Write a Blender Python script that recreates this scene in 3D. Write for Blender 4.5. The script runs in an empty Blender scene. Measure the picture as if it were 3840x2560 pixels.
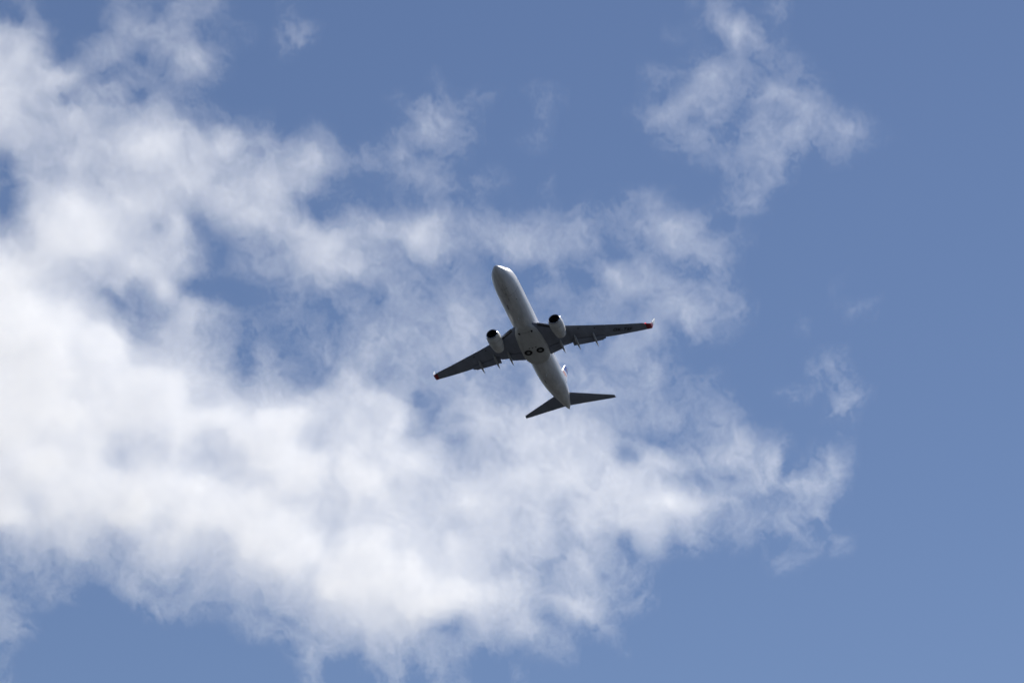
import bpy, bmesh, math, random
import numpy as np
from mathutils import Vector, Matrix

# ------------------------------------------------------------------ camera, sky, sun, exposure
SC = bpy.context.scene
COL = SC.collection
EL = math.radians(20.0)                       # elevation the camera looks up at
CAM = Vector((0.0, 0.0, 1.7))
RIGHT = Vector((1, 0, 0))
UP = Vector((0, -math.sin(EL), math.cos(EL)))
FWD = Vector((0, math.cos(EL), math.sin(EL)))
FOC = 16000.0                                 # focal length in photo pixels (3840 wide)

cam = bpy.data.cameras.new('camera')
cam.sensor_width = 36.0
cam.lens = 36.0 * FOC / 3840.0
cam.clip_start, cam.clip_end = 0.5, 60000.0
camo = bpy.data.objects.new('camera', cam)
COL.objects.link(camo)
camo.matrix_world = Matrix.Translation(CAM) @ Matrix((RIGHT, UP, -FWD)).transposed().to_4x4()
SC.camera = camo

SUN_CAM = Vector((0.45, 0.48, 0.752))         # right, up, forward
SUN = (RIGHT * SUN_CAM.x + UP * SUN_CAM.y + FWD * SUN_CAM.z).normalized()
SUN_EL = math.asin(SUN.z)
SUN_AZ = math.atan2(SUN.x, SUN.y)

W = bpy.data.worlds.new('World')
SC.world = W
W.use_nodes = True
nt = W.node_tree
sky = nt.nodes.new('ShaderNodeTexSky')
sky.sky_type = 'NISHITA'
sky.sun_disc = False
sky.sun_elevation = SUN_EL
sky.sun_rotation = SUN_AZ
sky.altitude = 200.0
sky.air_density = 1.0
sky.dust_density = 0.1
sky.ozone_density = 5.0
bg = nt.nodes['Background']
bg.inputs['Strength'].default_value = 0.0625
tint = nt.nodes.new('ShaderNodeMix')              # white balance of the whole sky
tint.data_type, tint.blend_type = 'RGBA', 'MULTIPLY'
tint.inputs['Factor'].default_value = 1.0
tint.inputs[7].default_value = (1.115, 1.0, 1.03, 1.0)
nt.links.new(sky.outputs[0], tint.inputs[6])
nt.links.new(tint.outputs[2], bg.inputs['Color'])

sl = bpy.data.lights.new('sun', 'SUN')
sl.energy = 5.0
sl.angle = math.radians(0.5)
sl.color = (1.0, 0.972, 0.925)
so = bpy.data.objects.new('sun', sl)
COL.objects.link(so)
so.location = SUN * 300
so.rotation_euler = (-SUN).to_track_quat('-Z', 'Y').to_euler()

SC.view_settings.view_transform = 'Standard'
SC.view_settings.look = 'None'
SC.view_settings.exposure = 0.1
SC.view_settings.gamma = 1.0
SC.cycles.use_denoising = True
SC.cycles.denoising_prefilter = 'ACCURATE'
SC.cycles.denoising_input_passes = 'RGB_ALBEDO_NORMAL'
SC.cycles.use_adaptive_sampling = True
SC.cycles.adaptive_threshold = 0.02
SC.cycles.max_bounces = 12
SC.cycles.volume_bounces = 6
SC.cycles.volume_step_rate = 1.0

# ------------------------------------------------------------------ helpers
def link(o, parent=None):
    COL.objects.link(o)
    if parent:
        o.parent = parent
    return o

def tag(o, label=None, cat=None, group=None, kind=None):
    for k, v in (('label', label), ('category', cat), ('group', group), ('kind', kind)):
        if v:
            o[k] = v
    return o

def mesh_obj(name, verts, faces, mats, parent=None, smooth=True, midx=None, angle=None):
    me = bpy.data.meshes.new(name)
    me.from_pydata([tuple(v) for v in verts], [], faces)
    if not isinstance(mats, (list, tuple)):
        mats = [mats]
    for m in mats:
        me.materials.append(m)
    bm = bmesh.new(); bm.from_mesh(me)
    bmesh.ops.recalc_face_normals(bm, faces=bm.faces)
    bm.to_mesh(me); bm.free()
    for p in me.polygons:
        p.use_smooth = smooth
    if midx is not None:
        me.polygons.foreach_set('material_index', midx)
    if angle is not None and smooth:
        me.set_sharp_from_angle(angle=math.radians(angle))
    o = bpy.data.objects.new(name, me)
    return link(o, parent)

class MB:
    """collects vertices and faces of one mesh"""
    def __init__(s): s.v = []; s.f = []
    def add(s, vs, fs):
        b = len(s.v); s.v += [tuple(q) for q in vs]; s.f += [tuple(b + i for i in f) for f in fs]
    def loft(s, rings, cap0=True, cap1=True, closed=True):
        n = len(rings[0]); vs = [p for r in rings for p in r]; fs = []
        for i in range(len(rings) - 1):
            for j in range(n if closed else n - 1):
                k = (j + 1) % n
                fs.append((i*n + j, i*n + k, (i+1)*n + k, (i+1)*n + j))
        if cap0: fs.append(tuple(range(n))[::-1])
        if cap1: fs.append(tuple((len(rings)-1)*n + j for j in range(n)))
        s.add(vs, fs)
    def build(s, name, mat, parent, **k):
        return mesh_obj(name, s.v, s.f, mat, parent, **k)

def interp(xs, ys, x):
    """monotone cubic interpolation"""
    xs = np.asarray(xs, float); ys = np.asarray(ys, float); x = np.asarray(x, float)
    h = np.diff(xs); d = np.diff(ys) / h
    m = np.empty_like(ys); m[0] = d[0]; m[-1] = d[-1]
    for i in range(1, len(xs) - 1):
        if d[i-1] * d[i] <= 0: m[i] = 0
        else:
            w1 = 2*h[i] + h[i-1]; w2 = h[i] + 2*h[i-1]
            m[i] = (w1 + w2) / (w1/d[i-1] + w2/d[i])
    i = np.clip(np.searchsorted(xs, x) - 1, 0, len(h) - 1)
    t = (x - xs[i]) / h[i]
    return ((2*t**3 - 3*t**2 + 1)*ys[i] + (t**3 - 2*t**2 + t)*h[i]*m[i]
            + (-2*t**3 + 3*t**2)*ys[i+1] + (t**3 - t**2)*h[i]*m[i+1])

# ------------------------------------------------------------------ materials
def principled(name, col, rough=0.4, metal=0.0, spec=0.5, noise=0.0, scale=1.0, stretch=(1, 1, 1), coat=0.0):
    m = bpy.data.materials.new(name); m.use_nodes = True
    nd = m.node_tree.nodes; lk = m.node_tree.links
    b = nd['Principled BSDF']
    b.inputs['Base Color'].default_value = (*col, 1)
    b.inputs['Roughness'].default_value = rough
    b.inputs['Metallic'].default_value = metal
    b.inputs['Specular IOR Level'].default_value = spec
    b.inputs['Coat Weight'].default_value = coat
    if noise:
        tc = nd.new('ShaderNodeTexCoord'); mp = nd.new('ShaderNodeMapping')
        mp.inputs['Scale'].default_value = stretch
        lk.new(tc.outputs['Object'], mp.inputs['Vector'])
        nz = nd.new('ShaderNodeTexNoise'); nz.inputs['Scale'].default_value = scale
        nz.inputs['Detail'].default_value = 6; nz.inputs['Roughness'].default_value = 0.65
        lk.new(mp.outputs[0], nz.inputs['Vector'])
        rp = nd.new('ShaderNodeMapRange')
        rp.inputs['From Min'].default_value = 0.3; rp.inputs['From Max'].default_value = 0.7
        rp.inputs['To Min'].default_value = 1 - noise; rp.inputs['To Max'].default_value = 1 + noise * 0.4
        lk.new(nz.outputs[0], rp.inputs['Value'])
        mx = nd.new('ShaderNodeMix'); mx.data_type = 'RGBA'; mx.blend_type = 'MULTIPLY'
        mx.inputs['Factor'].default_value = 1.0
        mx.inputs[6].default_value = (*col, 1)
        lk.new(rp.outputs[0], mx.inputs[7])
        lk.new(mx.outputs[2], b.inputs['Base Color'])
    return m

M_white = principled('white_paint', (0.80, 0.805, 0.81), 0.3, noise=0.28, scale=0.9, stretch=(0.35, 1.6, 1.6), coat=0.3)
M_cowl = principled('cowl_paint', (0.76, 0.76, 0.745), 0.36, noise=0.22, scale=1.3, stretch=(0.5, 1.5, 1.5), coat=0.2)
M_fair = principled('fairing_paint', (0.66, 0.665, 0.65), 0.42, noise=0.18, scale=0.8, stretch=(0.5, 1.4, 1.4))
M_wing = principled('wing_grey', (0.285, 0.315, 0.40), 0.42, noise=0.26, scale=0.7, stretch=(0.6, 1.2, 1))
M_flap = principled('flap_grey', (0.28, 0.305, 0.385), 0.45, noise=0.22, scale=1.0)
M_track = principled('fairing_grey', (0.40, 0.415, 0.43), 0.4, noise=0.1, scale=1.0)
M_cove = principled('cove_shade', (0.05, 0.05, 0.06), 0.7)  # dark colour standing for shade in the wing cavities
M_metal = principled('polished_metal', (0.82, 0.82, 0.84), 0.27, metal=1.0, noise=0.08, scale=2.0)
M_lip = principled('lip_metal', (0.55, 0.55, 0.58), 0.2, metal=1.0, noise=0.1, scale=2.0)
M_steel = principled('exhaust_steel', (0.33, 0.31, 0.29), 0.4, metal=1.0, noise=0.2, scale=3.0)
M_fan = principled('fan_blades', (0.05, 0.05, 0.06), 0.4, metal=0.7)
M_duct = principled('inlet_duct', (0.03, 0.03, 0.038), 0.7)
M_rubber = principled('rubber', (0.012, 0.012, 0.014), 0.8, noise=0.2, scale=4)
M_hub = principled('hub_grey', (0.32, 0.33, 0.33), 0.5, noise=0.15, scale=5)
M_dark = principled('dark_opening', (0.02, 0.02, 0.025), 0.8)
M_seam = principled('seam_grime', (0.16, 0.16, 0.17), 0.8)
M_glass = principled('dark_glass', (0.02, 0.022, 0.03), 0.06, spec=0.7)
M_red = principled('red_paint', (0.40, 0.02, 0.035), 0.35, noise=0.12, scale=2, coat=0.2)
M_blue = principled('blue_paint', (0.045, 0.07, 0.30), 0.3, noise=0.08, scale=1, coat=0.3)
M_orange = principled('orange_paint', (0.72, 0.32, 0.22), 0.35, noise=0.08, scale=1, coat=0.2)
M_yellow = principled('disc_yellow', (0.85, 0.62, 0.06), 0.35)  # even yellow of the small disc on the fin
M_black = principled('black_lettering', (0.012, 0.012, 0.015), 0.5)

def lamp_mat(name, col, strength):
    m = principled(name, col, 0.3)
    b = m.node_tree.nodes['Principled BSDF']
    b.inputs['Emission Color'].default_value = (*col, 1)
    b.inputs['Emission Strength'].default_value = strength
    return m
M_navred = lamp_mat('red_lamp', (1.0, 0.05, 0.05), 1.0)

# ------------------------------------------------------------------ ground (out of frame; added, toned dark for the bounce light under the aircraft)
def make_ground():
    R_, n = 25000.0, 64
    mb = MB()
    rings = [0, 200, 800, 3000, 9000, R_]
    vs = [(0, 0, 0)]; fs = []
    for r in rings[1:]:
        for k in range(n):
            a = 2*math.pi*k/n; vs.append((r*math.cos(a), r*math.sin(a), 0))
    for k in range(n): fs.append((0, 1+k, 1+(k+1) % n))
    for i in range(len(rings)-2):
        for k in range(n):
            a = 1+i*n; fs.append((a+k, a+n+k, a+n+(k+1) % n, a+(k+1) % n))
    g = mesh_obj('ground', vs, fs, principled('dark_ground', (0.0195, 0.0215, 0.0225), 0.95, noise=0.35, scale=0.01), smooth=False)
    tag(g, 'dark ground spreading to the horizon', kind='structure')
make_ground()

# ------------------------------------------------------------------ airliner
# body frame: X forward, Y to port, Z up; "x" in the tables is metres back from the nose, REF is its zero
REF = 19.5
R_BODY = np.array([[-0.2970, 0.9533, -0.0544], [-0.5969, -0.2299, -0.7687], [-0.7453, -0.1958, 0.6373]])   # camera (right, down, forward)
T_BODY = Vector((3.30, -0.04, 638.56))
M_CW = Matrix((RIGHT, -UP, FWD)).transposed()
rot = (M_CW @ Matrix(R_BODY.tolist())).to_quaternion().normalized()
plane = bpy.data.objects.new('airliner', None)
plane.location = CAM + M_CW @ T_BODY
plane.rotation_mode = 'QUATERNION'
plane.rotation_quaternion = rot
link(plane)
tag(plane, 'white twin engine jet airliner with grey wings and red wing tips, flying overhead', 'airplane')

def B(x, y, z):
    return (REF - x, y, z)

# --- fuselage
FX = [0.00, 0.06, 0.2, 0.5, 1.0, 1.6, 2.2, 2.8, 3.4, 4.2, 5.2, 6.5, 8, 25.0, 26.5, 28.0, 29.5, 31.0, 32.5, 34.0, 35.5, 36.8, 37.6, 37.95, 38.03]
FT = [-.92, -.76, -.58, -.33, -.02, .32, .74, 1.22, 1.58, 1.83, 1.96, 2.0, 2.0, 2.0, 2.0, 2.0, 1.99, 1.97, 1.93, 1.86, 1.75, 1.56, 1.38, 1.23, 1.06]
FB = [-.94, -1.08, -1.20, -1.34, -1.50, -1.66, -1.78, -1.86, -1.92, -1.97, -2.0, -2.0, -2.0, -2.0, -1.93, -1.73, -1.42, -1.05, -.64, -.22, .22, .58, .80, .93, 1.04]
FH = [.01, .17, .31, .51, .77, 1.04, 1.26, 1.43, 1.57, 1.71, 1.81, 1.87, 1.88, 1.88, 1.87, 1.84, 1.77, 1.64, 1.45, 1.20, .90, .58, .34, .16, .02]
def fus(x, a):
    """fuselage surface; a = angle from the bottom, positive to port"""
    t, b, h = interp(FX, FT, x), interp(FX, FB, x), interp(FX, FH, x)
    zc = (t + b) / 2 + 0.05 * (t - b) * 0.5
    hz = (t - zc) if abs(a) > math.pi/2 else (zc - b)
    return Vector(B(float(x), float(h * math.sin(a)), float(zc - hz * math.cos(a))))
def fus_n(x, a):
    e = 1e-3
    du = fus(x + e, a) - fus(x - e, a); dv = fus(x, a + e) - fus(x, a - e)
    n = du.cross(dv).normalized()
    c = fus(x, a); 
    if n.dot(Vector((0, c.y, c.z - 0.0))) < 0: n = -n
    return n
def fus_ang(x, y):
    """bottom angle at which the half breadth is y"""
    h = float(interp(FX, FH, x)); return math.asin(max(-1, min(1, y / h)))
def fus_z(x, z, side):
    t, b = interp(FX, FT, x), interp(FX, FB, x)
    zc = (t + b)/2 + 0.05*(t - b)*0.5; hz = (t - zc) if z > zc else (zc - b)
    return side * math.acos(max(-1, min(1, float((zc - z)/hz))))
NA = 80
xs = np.concatenate([np.array([0, .02, .06, .12, .2, .32, .5, .7]), np.arange(1.0, 8.0, .25), np.arange(8, 25, 1.0), np.arange(25, 37.5, .35), [37.6, 37.75, 37.87, 37.95, 38.0, 38.03]])
mb = MB()
mb.loft([[fus(x, -math.pi + 2*math.pi*k/NA) for k in range(NA)] for x in xs])
fuselage = mb.build('fuselage', M_white, plane)

def patch(name, outline, mat, parent, off=0.012):
    """a thin plate lying on the fuselage skin; outline in (x, angle)"""
    n = len(outline)
    top, bot = [], []
    for x, a in outline:
        p, nn = fus(x, a), fus_n(x, a); top.append(p + nn*off); bot.append(p - nn*0.02)
    cx = sum(p[0] for p in outline)/n; ca = sum(p[1] for p in outline)/n
    c = fus(cx, ca) + fus_n(cx, ca)*off
    vs = top + bot + [c]
    fs = [(i, (i+1) % n, 2*n) for i in range(n)] + [(i, (i+1) % n, n + (i+1) % n, n+i) for i in range(n)]
    return mesh_obj(name, vs, fs, mat, parent, smooth=False)

# cockpit windows
for s in (1, -1):
    for (xa, za0, za1), (xb, zb0, zb1) in (((1.62, .12, .34), (2.42, .42, .92)), ((2.47, .50, .92), (3.02, .66, 1.22)), ((3.07, .68, 1.18), (3.45, .74, 1.22))):
        if xa < 2:      # windscreen wraps to the centre line
            o = [(2.0, s*math.pi*0.985), (2.62, s*math.pi*0.985), (2.42, fus_z(2.42, zb1, s)), (2.35, fus_z(2.35, zb0, s)), (1.95, fus_z(1.95, .30, s))]
        else:
            o = [(xa, fus_z(xa, za0, s)), (xb, fus_z(xb, zb0, s)), (xb, fus_z(xb, zb1, s)), (xa, fus_z(xa, za1, s))]
        patch('cockpit_window', o, M_glass, fuselage)
# cabin windows
def rrect(x, z, s, w=.26, h=.37):
    o = []
    for dx, dz in ((-.5, -.25), (-.3, -.5), (.3, -.5), (.5, -.25), (.5, .25), (.3, .5), (-.3, .5), (-.5, .25)):
        o.append((x + dx*w, fus_z(x, z + dz*h, s)))
    return o
k = 0
x = 5.6
while x < 31.2:
    if not (15.6 < x < 15.9):
        for s in (1, -1):
            patch('cabin_window', rrect(x, 0.52, s), M_glass, fuselage, off=0.006)
    x += 0.58
# doors outlines as thin seams on both sides
def seam(name, pts, width, mat=M_seam, parent=fuselage, off=0.006):
    """thin grime line along the skin"""
    mbs = MB(); L, Rr = [], []
    for i, (x, a) in enumerate(pts):
        p, nn = fus(x, a), fus_n(x, a)
        q = fus(*pts[min(i+1, len(pts)-1)]) - fus(*pts[max(i-1, 0)])
        side = q.cross(nn).normalized()*width/2
        L.append(p + nn*off + side); Rr.append(p + nn*off - side)
    n = len(pts)
    mbs.add(L + Rr, [(i, i+1, n+i+1, n+i) for i in range(n-1)])
    return mbs.build(name, mat, parent, smooth=False)
seam('panel_seam', [(5.9 - 0.25*abs(t)**2, t*1.15) for t in np.linspace(-1, 1, 25)], 0.035)
seam('panel_seam', [(4.25 - 0.1*abs(t)**2, t*0.30) for t in np.linspace(-1, 1, 9)], 0.035)
seam('gear_door_seam', [(x, 0.0) for x in np.linspace(3.0, 5.7, 12)], 0.02)
for s in (1, -1):
    seam('gear_door_seam', [(x, s*0.20) for x in np.linspace(3.6, 5.7, 12)], 0.018)
    zs = [fus_z(4.6, z, s) for z in np.linspace(-.75, 1.05, 9)]
    seam('door_seam', [(4.35, a) for a in zs], 0.02); seam('door_seam', [(5.22, a) for a in zs], 0.02)
    zs = [fus_z(30.2, z, s) for z in np.linspace(-.75, 1.05, 9)]
    seam('door_seam', [(30.0, a) for a in zs], 0.02); seam('door_seam', [(30.8, a) for a in zs], 0.02)
# long dark slots on the starboard belly
seam('belly_slot', [(x, fus_ang(x, -.76)) for x in np.linspace(7.95, 9.0, 8)], 0.10, M_dark)
seam('belly_slot', [(x, fus_ang(x, -.70)) for x in np.linspace(26.8, 27.9, 8)], 0.09, M_dark)
# drain masts and blade antennas
def blade(x, y, h, c, parent=fuselage, mat=M_white, name='blade_antenna'):
    a = fus_ang(x, y); p, nn = fus(x, a), fus_n(x, a)
    mbb = MB(); rings = []
    for t, k, bk in ((-.1, 1, 0), (.6, .75, .18), (1, .5, .32)):
        r = []
        for j in range(10):
            an = 2*math.pi*j/10
            r.append(p + nn*h*t + Vector((-(c*bk) + c*k*.5*math.cos(an), .035*k*math.sin(an), 0)))
        rings.append(r)
    mbb.loft(rings); return mbb.build(name, mat, parent)
blade(6.5, 0.0, .32, .35, mat=M_seam); blade(7.2, .95, .14, .22, mat=M_dark, name='drain_mast'); blade(5.35, -.12, .12, .35, mat=M_seam, name='drain_mast')
blade(11.2, 0.0, .3, .38); blade(25.4, 0.0, .3, .38)
# tail-cone outlet and blister
seam('tail_outlet', [(x, fus_ang(x, -.05)) for x in np.linspace(35.9, 37.0, 8)], 0.16, M_dark)
mbt = MB(); rings = []
for i, (x, r) in enumerate(((37.0, .02), (37.06, .10), (37.2, .13), (37.4, .10), (37.5, .02))):
    c = fus(x, fus_ang(x, .06)); rings.append([c + Vector((0, r*math.cos(2*math.pi*j/12), r*math.sin(2*math.pi*j/12))) for j in range(12)])
mbt.loft(rings); mbt.build('tail_skid', M_white, fuselage)
mbt = MB(); rings = []
for x, r in ((37.93, .17), (38.06, .15), (38.06, .11), (37.9, .10)):
    rings.append([B(x, r*math.cos(2*math.pi*j/20), 1.06 + r*math.sin(2*math.pi*j/20)) for j in range(20)])
mbt.loft(rings, cap0=False); mbt.build('exhaust_pipe', M_steel, fuselage)

# --- belly fairing
GX = [12.9, 13.6, 14.4, 15.5, 17.0, 18.5, 20.0, 21.0, 21.7, 22.2, 22.55, 22.75]
GH = [0.80, 1.15, 1.55, 1.86, 2.02, 2.08, 2.08, 2.04, 1.88, 1.60, 1.20, .75]
GB = [-1.84, -1.96, -2.04, -2.10, -2.15, -2.17, -2.17, -2.16, -2.13, -2.07, -1.98, -1.88]
mb = MB(); rings = []
for x in np.linspace(12.9, 22.75, 60):
    h, b = float(interp(GX, GH, x)), float(interp(GX, GB, x)); r = []
    for j in range(41):
        t = math.pi*j/40
        c, s_ = math.cos(t), math.sin(t)
        y = h*math.copysign(abs(c)**0.55, c); z = -0.85 + (b + 0.85)*abs(s_)**0.55
        r.append(B(x, y, z))
    rings.append(r)
mb.loft(rings)
fairing = mb.build('belly_fairing', M_fair, plane, angle=50)
FZ = -2.17
for s in (1, -1):
    wy, wx = .92*s, 19.28
    well = MB()
    well.loft([[B(wx + r*math.cos(2*math.pi*j/48), wy + r*math.sin(2*math.pi*j/48), z) for j in range(48)] for r, z in ((.60, FZ+.05), (.60, FZ-.012), (.575, FZ-.012), (.57, FZ+.03))], cap0=False)
    well.build('wheel_well_rim', M_dark, fairing)
    ty = MB(); prof = [(.565, FZ+.03), (.55, FZ-.02), (.51, FZ-.055), (.43, FZ-.065), (.34, FZ-.055), (.28, FZ-.03), (.26, FZ+.02)]
    ty.loft([[B(wx + r*math.cos(2*math.pi*j/48), wy + r*math.sin(2*math.pi*j/48), z) for j in range(48)] for r, z in prof], cap0=False, cap1=False)
    tyre = ty.build('main_wheel', M_rubber, plane)
    hb = MB(); prof = [(.265, FZ+.02), (.26, FZ-.02), (.23, FZ-.035), (.10, FZ-.03), (.07, FZ-.045), (.02, FZ-.05)]
    hb.loft([[B(wx + r*math.cos(2*math.pi*j/36), wy + r*math.sin(2*math.pi*j/36), z) for j in range(36)] for r, z in prof], cap0=False)
    hb.build('wheel_hub', M_hub, tyre)
for dx, dy in ((18.33, -.5), (18.39, -.03), (18.37, .49)):
    h = MB(); h.loft([[B(dx + r*math.cos(2*math.pi*j/16), dy + r*math.sin(2*math.pi*j/16), z) for j in range(16)] for r, z in ((.10, FZ+.03), (.10, FZ-.01), (.02, FZ-.012))], cap0=False)
    h.build('drain_hole_shade', M_dark, fairing)  # solid dark disc, the shade inside the hole put into its colour
for s in (1, -1):        # ram air scoops
    m_ = MB(); pts_ = []
    x0, y0 = 14.55, 1.02*s
    sec = []
    for t, w_, d_ in ((0, .15, .02), (.5, .13, .045), (1, .06, .02)):
        px, py = x0 + .42*t, y0 - .10*s*t
        sec.append([B(px + .1*math.cos(q)*w_ , py + w_*math.sin(q)*.9, -2.055 - .02*t - d_*max(0, math.cos(q))) for q in np.linspace(0, 2*math.pi, 12, endpoint=False)])
    m_.loft(sec); m_.build('ram_air_scoop', M_dark, fairing)
m_ = MB(); L = []
for t in np.linspace(-1, 1, 21):
    y = 1.05*t; x = 14.75 - .30*t*t
    L.append((x, y))
zf = lambda x: float(interp(GX, GB, x)) - .012
m_.add([B(x, y, zf(x)) for x, y in L] + [B(x + .05, y, zf(x)) for x, y in L], [(i, i+1, 22+i, 21+i) for i in range(20)])
m_.build('fairing_seam', M_seam, fairing, smooth=False)

# --- wings
LE_Y = [0.0, 1.9, 3.5, 5.7, 11.1, 16.4, 17.0]; LE_X = [12.4, 14.2, 15.45, 16.78, 19.84, 23.0, 23.42]
def wing_z(y):
    a = abs(y) - 1.9
    return -1.35 + .105*a + .0053*a*a
def le(y): return float(np.interp(abs(y), LE_Y, LE_X))
def te(y):                                    # clean trailing edge / spoiler edge (upper skin)
    return float(np.interp(abs(y), [0, 1.9, 3.95, 4.05, 5.55, 5.65, 10.4, 10.5, 16.4, 17.0], [21.45, 21.30, 20.98, 20.96, 20.98, 20.75, 22.25, 22.46, 24.47, 24.68]))
def cove(y):                                  # where the lower skin ends in front of a flap
    a = abs(y)
    if a < 4.0: return float(np.interp(a, [0, 1.9, 4.0], [19.95, 19.88, 19.66]))
    if 5.6 <= a <= 10.45: return float(np.interp(a, [5.6, 6.7, 8.7, 10.45], [19.95, 20.30, 21.05, 21.66]))
    return None
def foil_section(y, side, n=18):
    """closed section: lower skin front to back, step, upper skin back to front"""
    l, t, zb = le(y), te(y), wing_z(y)
    ctot = float(np.interp(abs(y), [0, 1.9, 5.6, 17], [9.0, 7.3, 4.6, 1.3]))
    tc = float(np.interp(abs(y), [0, 1.9, 5.6, 17], [.135, .135, .115, .10]))
    cv = cove(y)
    lo_end = cv if cv else t
    full = max(t, lo_end) - l if cv is None else max(ctot, t - l + .3)
    def thick(u):
        u = min(max(u, 0), 1)
        return 5*tc*full*(.2969*math.sqrt(u) - .126*u - .3516*u*u + .2843*u**3 - .1036*u**4)
    pts = []
    us = (1 - np.cos(np.linspace(0, math.pi, n)))/2
    us2 = us**1.15
    for q in us2:
        x = l + (lo_end - l)*q; u = (x - l)/full
        pts.append(B(x, side*y, zb - .72*thick(u) + .30*thick(.3)))
    zlow = pts[-1][2]
    zt = zb + .30*thick(.3)
    if cv:
        pts.append(B(lo_end + .002, side*y, zt + .03)); pts.append(B(t, side*y, zt - .005))
    else:
        pts.append(B(lo_end - .01, side*y, zlow + .015)); pts.append(B(lo_end - .005, side*y, zlow + .03))
    for q in us2[::-1]:
        x = l + (t - l)*q; u = (x - l)/full
        if q == us2[0]: continue
        pts.append(B(x, side*y, zb + 1.05*thick(u) + .30*thick(.3) + (.02 if q > .9 else 0)))
    return pts
def low_z(x, y):
    """lower skin height at x, |y|"""
    l, t, zb = le(y), te(y), wing_z(y)
    ctot = float(np.interp(abs(y), [0, 1.9, 5.6, 17], [9.0, 7.3, 4.6, 1.3])); tc = float(np.interp(abs(y), [0, 1.9, 5.6, 17], [.135, .135, .115, .10]))
    cv = cove(y); full = (t - l) if cv is None else max(ctot, t - l + .3)
    def thick(u):
        u = min(max(u, 0), 1)
        return 5*tc*full*(.2969*math.sqrt(u) - .126*u - .3516*u*u + .2843*u**3 - .1036*u**4)
    return zb - .72*thick((x - l)/full) + .30*thick(.3)

def strip_foil(name, ya, yb, xa, xb, za, zb_, thick_, mat, parent, side, n=10, steps=6):
    """a flap or slat: thin foil between span stations; xa(y) to xb(y), heights za/zb_ (y)"""
    m_ = MB(); rings = []
    for y in np.linspace(ya, yb, steps):
        r = []
        l, t = xa(y), xb(y)
        for q in np.linspace(0, 2*math.pi, 2*n, endpoint=False):
            u = (1 - math.cos(q))/2; s_ = math.sin(q)
            th = thick_*(2.0*math.sqrt(max(u, 0))*(1 - u) + .03)
            r.append(B(l + (t - l)*u, side*y, za(y) + (zb_(y) - za(y))*u + (th*.8 if s_ > 0 else -th*.35)*min(1, abs(s_)*3)))
        rings.append(r)
    m_.loft(rings); return m_.build(name, mat, parent, angle=60)

def tube_fairing(name, x0, x1, y, side, mat, parent, z0, z1, w, h):
    m_ = MB(); rings = []
    for u in np.linspace(0, 1, 22):
        k = (math.sin(math.pi*min(1, u*1.0)**.62) if u < 1 else 0); k = max(k, .03)**.8
        x = x0 + (x1 - x0)*u; zc = z0 + (z1 - z0)*u**1.2
        rings.append([B(x, side*y + w*k*math.cos(q), zc - h*.55*k + h*k*math.sin(q)) for q in np.linspace(0, 2*math.pi, 16, endpoint=False)])
    m_.loft(rings); return m_.build(name, mat, parent)

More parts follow.
